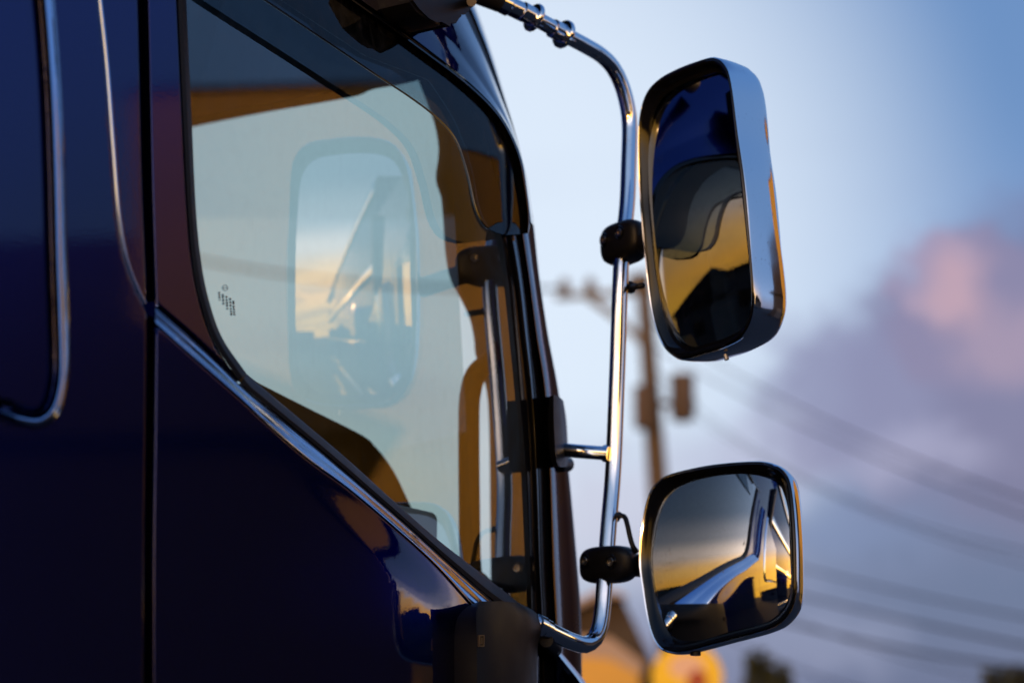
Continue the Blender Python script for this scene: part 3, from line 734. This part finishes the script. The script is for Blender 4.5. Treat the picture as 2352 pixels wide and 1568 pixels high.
# ---- mirrors
def mirror(name, out_px, glass_in, p0, nrm, depth, recess, Rcurv, shell_taper, label, zin=None, backround=.55, gshrink=None):
    n = Vector(nrm).normalized()
    q = cromclosed(out_px, 9)
    F_ = np.array([tuple(onplane(x, y, p0, n)) for x, y in q]); c = F_.mean(0)
    nn = np.array(n); rel = F_ - c
    def ringof(scale, back, inset=0.0):
        L = np.linalg.norm(rel, axis=1, keepdims=True)
        return c + rel * (1 - inset / L) * scale - nn * back
    # shell: front lip, side wall, rounded back
    rows = [ringof(1, .0, .0035), ringof(1, -.001, .0015), ringof(1, .002, 0)] 
    for f, ins_ in ((.25, -.001), (.5, -.001), (.75, .0), (.9, .004), (1.0, .012)): rows.append(ringof(1, depth * f, ins_ + shell_taper * f))
    for f, s_ in ((1.12, .80), (1.2, .55), (1.24, .25), (1.25, .02)): rows.append(ringof(s_, depth * f))
    rows = [np.vstack([r, r[:1]]) for r in rows]
    a = grid(name, rows, CHROME2, truck, sharp=40)
    fix_normals(a)
    a['label'] = label
    # black inner rim going down to the glass
    gi = glass_in
    rows = [ringof(1, -.0005, .0035), ringof(1, -.0025, .0055), ringof(1, -.001, .009), ringof(1, recess * .5, gi * .75), ringof(1, recess, gi), ringof(1, recess + .002, gi + .006)]
    rows = [np.vstack([r, r[:1]]) for r in rows]
    b = grid('rim', rows, GLOSSBLACK, a, sharp=40); fix_normals(b, True)
    # glass: spherical cap
    ux = np.array((Vector((0, 0, 1)).cross(n)).normalized()); uz = np.cross(nn, ux)
    gr = ringof(1, 0, gi - .001) - (c)
    uv = np.stack([gr @ ux, gr @ uz], -1)
    V, F = [], []
    K = 26; N_ = len(uv)
    rmax = (np.linalg.norm(uv, axis=1).max())
    sag = lambda r2: np.sqrt(Rcurv ** 2 - r2) - Rcurv
    edge_s = sag(np.linalg.norm(uv, axis=1) ** 2).mean()
    NNs = []
    for k in range(1, K + 1):
        for p in uv * (k / K):
            P = c + ux * p[0] + uz * p[1] + nn * (sag(p @ p) - edge_s - recess - .0005); V.append(tuple(P))
            NNs.append(tuple((ux * p[0] + uz * p[1] + nn * math.sqrt(Rcurv ** 2 - p @ p)) / Rcurv))
    V.append(tuple(c + nn * (-edge_s - recess - .0005))); NNs.append(tuple(nn))
    for k in range(K - 1):
        for i in range(N_): F.append((k * N_ + i, k * N_ + (i + 1) % N_, (k + 1) * N_ + (i + 1) % N_, (k + 1) * N_ + i))
    for i in range(N_): F.append((len(V) - 1, (i + 1) % N_, i))
    me = bpy.data.meshes.new('mirror_glass'); me.from_pydata(V, [], F)
    me.polygons.foreach_set('use_smooth', [True] * len(me.polygons)); me.update()
    if np.array(me.polygons[len(F) // 3].normal) @ nn < 0: me.flip_normals()
    me.normals_split_custom_set_from_vertices(NNs); me.update()
    link('mirror_glass', me, MIRROR, a)
    return a, c, nn
def fix_normals(o, flip=False):
    bm = bmesh.new(); bm.from_mesh(o.data); bmesh.ops.remove_doubles(bm, verts=bm.verts, dist=1e-6); bmesh.ops.recalc_face_normals(bm, faces=bm.faces)
    bm.to_mesh(o.data); bm.free(); finish(o.data, True, 40)

UM = [(1640, 131), (1592, 143), (1550, 160), (1515, 180), (1488, 208), (1472, 250), (1466, 310), (1467, 423), (1473, 513), (1485, 633), (1498, 723), (1516, 782), (1540, 815), (1572, 828), (1617, 817), (1662, 802), (1705, 776), (1728, 735), (1734, 680), (1727, 573), (1714, 423), (1697, 306), (1682, 195), (1668, 150)]
um, umc, umn = mirror('wing_mirror', UM, .0145, along(1600, 480, 3.32), (-.33, -.945, -.055), .078, .013, 1.3, .004, 'tall upper wing mirror in a chrome shell')
LM = [(1489, 1132), (1508, 1106), (1541, 1086), (1630, 1066), (1722, 1058), (1770, 1062), (1803, 1080), (1820, 1116), (1830, 1210), (1833, 1310), (1830, 1376), (1811, 1417), (1770, 1447), (1667, 1476), (1580, 1498), (1541, 1500), (1511, 1485), (1490, 1440), (1475, 1358), (1467, 1284), (1475, 1191)]
lm, lmc, lmn = mirror('wing_mirror', LM, .017, along(1650, 1280, 3.28), (-.07, -.99, .05), .035, .010, .55, .004, 'squarish lower wide angle mirror in a chrome shell')
tube('drain_screw', [onplane(1650, 812, umc, umn) - Vector(umn) * .015, onplane(1653, 824, umc, umn) - Vector(umn) * .015], .0035, STEEL, um, 10)
tube('ball_stub', [onplane(1588, 1480, lmc, lmn) - Vector(lmn) * .012, onplane(1588, 1502, lmc, lmn) - Vector(lmn) * .012], .008, BLACK, lm, 14)
# arms from the clamps into the mirror backs
tube('mirror_arm', [at(1440, 556, .125), onplane(1540, 560, umc, umn) - Vector(umn) * .045], .016, BLACK, um, 16)
tube('mirror_arm', [at(1420, 1296, .095), onplane(1530, 1296, lmc, lmn) - Vector(lmn) * .02], .017, BLACK, lm, 16)
# bright front corner trim below the lower arm
strip('corner_trim', [([(1236, 1478), (1262, 1496), (1290, 1530), (1320, 1568), (1350, 1620)], .0), ([(1244, 1472), (1272, 1492), (1300, 1525), (1332, 1566), (1364, 1620)], .024), ([(1252, 1468), (1280, 1490), (1308, 1522), (1340, 1564), (1372, 1620)], .020), ([(1255, 1466), (1284, 1488), (1311, 1520), (1343, 1563), (1375, 1620)], -.05)], CHROME, truck, n=40)
tube('trim_clip', [at(1255, 1470, .055), at(1275, 1488, .03), at(1272, 1500, .02)], [.010, .013, .008], BLACK, truck, 12, .004)

# ================================================================== background street
POLEMAT = simple('weathered_pole', (.09, .062, .035), .8, nscale=3.0)
RUST = simple('brown_transformer_paint', (.085, .058, .046), .6, nscale=2.0)
WIREMAT = simple('wire_sheath', (.03, .03, .035), .7)
INSUL = simple('grey_insulator', (.22, .22, .23), .4)
def utility_pole(top_px, low_px, dist, label, detail=True):
    tp = far(*top_px, dist); lp = far(*low_px, dist)
    d = (tp - lp) / (tp.z - lp.z); bs = tp - d * tp.z
    e = empty('utility_pole', bs); tag(e, label, 'pole', 'utility poles along the street')
    tube('pole_shaft', [bs, tp], [.26, .13], POLEMAT, e, 18)
    return e, bs, tp
PD_ = 38.0
e, bs, tp = utility_pole((1476, 628), (1508, 1075), PD_, 'weathered utility pole with two transformer cans behind the chrome stay')
def can(px0, py0, px1, py1, dist, nm='transformer'):
    a = far((px0 + px1) / 2, py0, dist); b = far((px0 + px1) / 2, py1, dist); r = (far(px1, py1, dist) - far(px0, py1, dist)).length / 2
    h = (a.z - b.z)
    return lathe(nm, [(0, 0), (r * .85, 0), (r * .9, .03), (r, .06), (r, h * .93), (r * 1.08, h * .935), (r * 1.08, h * .97), (r * .6, h), (0, h)], RUST, e, Matrix.Translation(b), 24)
can(1456, 885, 1500, 985, PD_ - .45)
can(1540, 858, 1597, 966, PD_ - .2)
tube('crossarm', [far(1455, 930, PD_ - .1), far(1600, 925, PD_ - .1)], .05, POLEMAT, e, 8)
tube('crossarm', [far(1276, 682, PD_), far(1500, 668, PD_)], .06, INSUL, e, 8)
tube('arm_brace', [far(1352, 682, PD_), far(1425, 735, PD_), far(1488, 800, PD_)], .07, INSUL, e, 8)
for px, py in ((1297, 680), (1356, 678), (1452, 668)):
    b = far(px, py + 6, PD_)
    lathe('insulator', [(0, 0), (.10, 0), (.13, .06), (.08, .10), (.12, .16), (.08, .20), (.11, .26), (.03, .36), (0, .37)], INSUL, e, Matrix.Translation(b), 14)
# second pole, past the right edge of the picture, carries the other wire ends
e2, bs2, tp2 = utility_pole((2760, 300), (2770, 1200), 20.0, 'plain leaning utility pole past the right edge of the street')
tube('crossarm', [far(2650, 520, 20.0), far(2880, 520, 20.0)], .05, INSUL, e2, 8)
def wire(p0, p1, sag, rad, label):
    P = [p0.lerp(p1, t) - Vector((0, 0, sag * 4 * t * (1 - t))) for t in np.linspace(0, 1, 25)]
    o = tube('overhead_wire', P, rad, WIREMAT, None, 8)
    tag(o, label, 'wire', 'overhead wires between the poles')
wires = [((1495, 735), (2765, 1270), .35, .013, 'topmost slanting wire leaving the pole behind the upper mirror'), ((1495, 790), (2765, 1322), .25, .012, 'second slanting wire under the topmost one, right of the mirrors'),
         ((1500, 845), (2765, 1310), .75, .008, 'third overhead wire from the top, right of the mirrors'), ((1507, 1200), (2765, 1490), .15, .012, 'fourth wire from the top, beside the lower mirror'),
         ((1510, 1275), (2765, 1560), .10, .017, 'thick dark wire low beside the lower mirror'), ((1512, 1330), (2765, 1580), .25, .020, 'lowest thick dark wire under the lower mirror')]
wires += [((1508, 1235), (2765, 1640), .5, .008, 'faint wire between the fourth and the thick dark wire'), ((1497, 880), (2765, 1392), .5, .007, 'faint wire just under the third overhead wire'), ((1514, 1370), (2765, 1690), .5, .010, 'bottommost thin wire below the thick pair')]
for a, b, sg, rd, lb in wires: wire(far(*a, PD_ - .2), far(*b, 20.0), sg, rd, lb)
wire(far(1296, 662, PD_), far(300, 560, 46.0), .3, .028, 'thin pale wire running left from the pole crossarm behind the cab')

# shop house at the lower edge: dark gable roof and an ochre front
OCHRE = simple('ochre_board', (.62, .36, .06), .6, nscale=2.0)
ROOF = simple('dark_brown_roof', (.035, .022, .016), .75, nscale=2.0)
BEIGE = simple('beige_render', (.38, .30, .26), .8, nscale=1.5)
HD = 26.0
house = empty('shop_house', far(1420, 1568, HD) * 1.0); house.location.z = 0
tag(house, 'small shop with dark gable roof and ochre fascia under the chrome stay', 'house')
vx = Vector(RGT).normalized(); vy = Vector((FWD[0], FWD[1], 0)).normalized()
def hp_(px, py, dd=0.0): return far(px, py, HD + dd)
gab = [hp_(1010, 1540), hp_(1380, 1366), hp_(1430, 1372), hp_(1500, 1520), hp_(1520, 1600), hp_(1010, 1600)]
prism3('gable', gab, vy * 5.0, ROOF, house)
prism3('roof_edge', [hp_(985, 1540, -.3), hp_(1380, 1352, -.3), hp_(1432, 1362, -.3), hp_(1440, 1372, -.3), hp_(1384, 1366, -.3), hp_(990, 1556, -.3)], vy * 5.6, BEIGE, house)
b0 = hp_(1335, 1470, -.8); b1 = hp_(1486, 1560, -.8)
prism3('fascia', [hp_(1080, 1450, -.8), hp_(1400, 1462, -.8), hp_(1478, 1520, -.8), hp_(1478, 1545, -.8), hp_(1080, 1490, -.8)], vy * .3, BEIGE, house)
prism3('ochre_sign_board', [hp_(1080, 1490, -.85), hp_(1400, 1512, -.85), hp_(1470, 1548, -.85), hp_(1470, 1650, -.85), hp_(1080, 1650, -.85)], vy * .3, OCHRE, house)
c0 = hp_(1020, 1640, -.5); c1 = hp_(1500, 1640, -.5)
prism3('wall', [Vector((c0.x, c0.y, 0)), Vector((c1.x, c1.y, 0)), c1, c0], vy * 5.0, BEIGE, house)

# round yellow sign on a post
YELL = simple('yellow_sign_paint', (.85, .58, .01), .5, nscale=1.0, var=.08)
SD_ = 24.0
sc = far(1578, 1556, SD_); sr = (far(1660, 1556, SD_) - sc).length
sg = empty('round_sign', (sc.x, sc.y, 0)); tag(sg, 'round yellow sign with pale and red emblem under the lower mirror', 'sign')
fr = Vector((CAM[0], CAM[1], 0)) - Vector((sc.x, sc.y, 0)); fr.normalize(); fr = (fr + Vector((.12, 0, 0))).normalized()
Ms = frame_m(sc, fr)
disc = lathe('sign_disc', [(0, -.06), (sr * .97, -.06), (sr, -.05), (sr, .05), (sr * .97, .06), (0, .06)], YELL, sg, Ms, 48)
bm = bmesh.new()
for (cx_, cy_, rx_, ry_) in ((-.02, .30, .50, .34),):
    vs = [bm.verts.new(Ms @ Vector((sr * (cx_ + rx_ * math.cos(a)), sr * (cy_ + ry_ * math.sin(a)), .064))) for a in np.linspace(0, 2 * math.pi, 28, endpoint=False)]; bm.faces.new(vs)
from_bm('emblem', bm, simple('pale_emblem', (.75, .52, .40), .6), disc, smooth=False)
bm = bmesh.new(); vs = [bm.verts.new(Ms @ Vector((sr * x_, sr * y_, .068))) for x_, y_ in ((.0, .05), (.25, .26), (.55, .08), (.52, -.45), (.2, -.7), (.0, -.4))]; bm.faces.new(vs)
from_bm('emblem', bm, simple('red_emblem', (.35, .06, .02), .6), disc, smooth=False)
tube('post', [Vector((sc.x, sc.y, 0)) - fr * .1, Vector((sc.x, sc.y, sc.z)) - fr * .1], .05, INSUL, sg, 12)

# small conifers whose tips rise at the lower edge
LEAF = simple('conifer_needles', (.05, .06, .03), .8, var=.5, nscale=4.0)
BARK = simple('bark', (.08, .055, .04), .9)
def conifer(px, py, dist, wid, label, seed):
    t = far(px, py, dist); H_ = t.z; rn = random.Random(seed)
    e = empty('conifer', (t.x, t.y, 0)); tag(e, label, 'tree', 'conifers beyond the shop')
    tube('trunk', [Vector((t.x, t.y, 0)), Vector((t.x, t.y, H_ * .96))], [.11, .015], BARK, e, 8)
    V, F = [], []
    for i in range(2600):
        h = rn.random() ** .75; z = H_ * (.12 + .88 * h); rr_ = wid * (1 - h) ** .8 * (.35 + .65 * rn.random()) + .05; a = rn.random() * 6.283
        c = Vector((t.x + rr_ * math.cos(a), t.y + rr_ * math.sin(a), z + rn.uniform(-.1, .1)))
        d1 = Vector((math.cos(a), math.sin(a), rn.uniform(-.5, .5))) * rn.uniform(.06, .16); d2 = Vector((rn.uniform(-1, 1), rn.uniform(-1, 1), rn.uniform(-1, 1))) * .05
        k = len(V); V += [c - d2, c + d2, c + d1 + d2 * .4, c + d1 - d2 * .4]; F.append((k, k + 1, k + 2, k + 3))
    mesh('crown', V, F, LEAF, e, smooth=False)
conifer(1742, 1510, 30.0, .32, 'slim conifer tip just right of the round yellow sign', 1)
conifer(1788, 1540, 33.0, .36, 'lower slim conifer, second to the right of the yellow sign', 2)
conifer(2290, 1548, 30.0, .5, 'dark conifer top at the lower right corner', 3)
conifer(2350, 1545, 26.0, .55, 'rightmost dark conifer cut by the right edge', 4)

# warehouse ahead on the right, mirrored in the side glass
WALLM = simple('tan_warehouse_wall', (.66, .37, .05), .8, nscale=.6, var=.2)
az = R(33); wd = Vector((math.sin(az), math.cos(az), 0)); wt = Vector((math.cos(az), -math.sin(az), 0))
wc_ = Vector((0, 2.5, 0)) + wd * 22.0
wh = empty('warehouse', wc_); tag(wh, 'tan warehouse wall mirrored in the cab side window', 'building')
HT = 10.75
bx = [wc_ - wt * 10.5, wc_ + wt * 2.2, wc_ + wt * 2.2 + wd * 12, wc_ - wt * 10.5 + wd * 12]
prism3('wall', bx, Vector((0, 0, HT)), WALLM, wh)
prism3('roof', [v + Vector((0, 0, HT + .004)) + (v - wc_ - wd * 6).normalized() * .06 for v in bx], Vector((0, 0, .06)), ROOF, wh)
for k in range(-1, 1):
    p = wc_ + wt * (k * 4.6 - 1.2) - wd * .02 + Vector((0, 0, 1.2))
    prism3('window', [p - wt * .9, p + wt * .9, p + wt * .9 + Vector((0, 0, 1.4)), p - wt * .9 + Vector((0, 0, 1.4))], wd * .1 - wd * .13, GLOSSBLACK, wh)

HWD = simple('grey_shutter', (.08, .08, .09), .6, nscale=1.0)
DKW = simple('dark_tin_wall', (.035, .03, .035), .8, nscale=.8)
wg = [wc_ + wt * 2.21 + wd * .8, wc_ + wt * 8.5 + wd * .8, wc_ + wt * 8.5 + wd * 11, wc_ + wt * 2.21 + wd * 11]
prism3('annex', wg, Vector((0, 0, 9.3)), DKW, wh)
az2 = R(40); wd2 = Vector((math.sin(az2), math.cos(az2), 0)); wt2 = Vector((math.cos(az2), -math.sin(az2), 0))
wc2 = Vector((0, 2.2, 0)) + wd2 * 13.0
sh = empty('tin_shed', wc2); tag(sh, 'dark tin shed mirrored low in the navy door', 'building')
bx = [wc2 - wt2 * 1.9, wc2 + wt2 * 3.2, wc2 + wt2 * 3.2 + wd2 * 5, wc2 - wt2 * 1.9 + wd2 * 5]
prism3('wall', bx, Vector((0, 0, 4.7)), DKW, sh)
prism3('roof', [wc2 - wt2 * 2.2 - wd2 * .4 + Vector((0, 0, 4.704)), wc2 + wt2 * 3.5 - wd2 * .4 + Vector((0, 0, 4.704)), wc2 + wt2 * .65 - wd2 * .4 + Vector((0, 0, 5.9))], wd2 * 5.8, ROOF, sh)
dq = wc2 + wt2 * .6 - wd2 * .02
prism3('door', [dq - wt2 * 1.2, dq + wt2 * 1.2, dq + wt2 * 1.2 + Vector((0, 0, 3.0)), dq - wt2 * 1.2 + Vector((0, 0, 3.0))], wd2 * -.04, HWD, sh)

# houses behind the viewer: the dark skyline in the mirrors and paint
HW = simple('house_siding', (.12, .11, .11), .8, nscale=1.0)
def back_house(az_deg, dist, w_, dpt, h, rh, label, n):
    a = R(az_deg); d = Vector((math.sin(a), -math.cos(a), 0)); t = Vector((math.cos(a), math.sin(a), 0))
    c = Vector((1, 0, 0)) + d * dist
    e = empty('house', c); tag(e, label, 'house', 'houses behind the viewer')
    b = [c - t * w_ / 2, c + t * w_ / 2, c + t * w_ / 2 + d * dpt, c - t * w_ / 2 + d * dpt]
    prism3('wall', b, Vector((0, 0, h)), HW, e)
    up_ = Vector((0, 0, h + .004)); ov = .5
    prof = [c - t * (w_ / 2 + ov) + up_ - d * ov, c + t * (w_ / 2 + ov) + up_ - d * ov, c + up_ + Vector((0, 0, rh)) - d * ov]
    prism3('roof', prof, d * (dpt + 2 * ov), ROOF, e)
    for s_ in (-.25, .25):
        p = c + t * w_ * s_ - d * .02 + Vector((0, 0, h * .45)); prism3('window', [p - t * .7, p + t * .7, p + t * .7 + Vector((0, 0, 1.1)), p - t * .7 + Vector((0, 0, 1.1))], d * .05 - d * .07, GLOSSBLACK, e)
lo = R(40); fd = Vector((math.sin(lo), -math.cos(lo), 0)); ft = Vector((math.cos(lo), math.sin(lo), 0)); fc = Vector((1, 0, 0)) + fd * 30.0
fb = empty('flat_roof_block', fc); tag(fb, 'long dark flat roofed block under the sunset in the lower mirror', 'building')
fq = [fc - ft * 12.0, fc + ft * 11.0, fc + ft * 11.0 + fd * 9, fc - ft * 12.0 + fd * 9]
prism3('wall', fq, Vector((0, 0, 5.3)), HW, fb)
prism3('parapet', [v + (v - fc - fd * 4.5).normalized() * .15 + Vector((0, 0, 5.304)) for v in fq], Vector((0, 0, .4)), ROOF, fb)
for k in range(-3, 4):
    p = fc + ft * (k * 3.1 - .5) - fd * .02 + Vector((0, 0, 2.6)); prism3('window', [p - ft * .8, p + ft * .8, p + ft * .8 + Vector((0, 0, 1.2)), p - ft * .8 + Vector((0, 0, 1.2))], fd * -.03, GLOSSBLACK, fb)
for i, (a_, d_, w_, dp_, h_, r_, lb) in enumerate([(-30, 60, 16, 10, 3.6, 1.8, 'low house behind to the left, in the mirror skyline'), (-12, 66, 18, 10, 3.8, 1.4, 'wide low house straight behind, in the mirror skyline'), (8, 74, 22, 12, 3.6, 1.6, 'low long house under the sunset glow in the mirrors'),
        (62, 34, 11, 9, 4.2, 2.4, 'gabled house silhouette in the upper mirror'), (86, 32, 11, 9, 4.8, 2.6, 'tall gabled house beside the truck in the upper mirror'),
        (108, 36, 12, 9, 4.4, 2.4, 'gabled house level with the cab, in the mirrors')]):
    back_house(a_, d_, w_, dp_, h_, r_, lb, i)
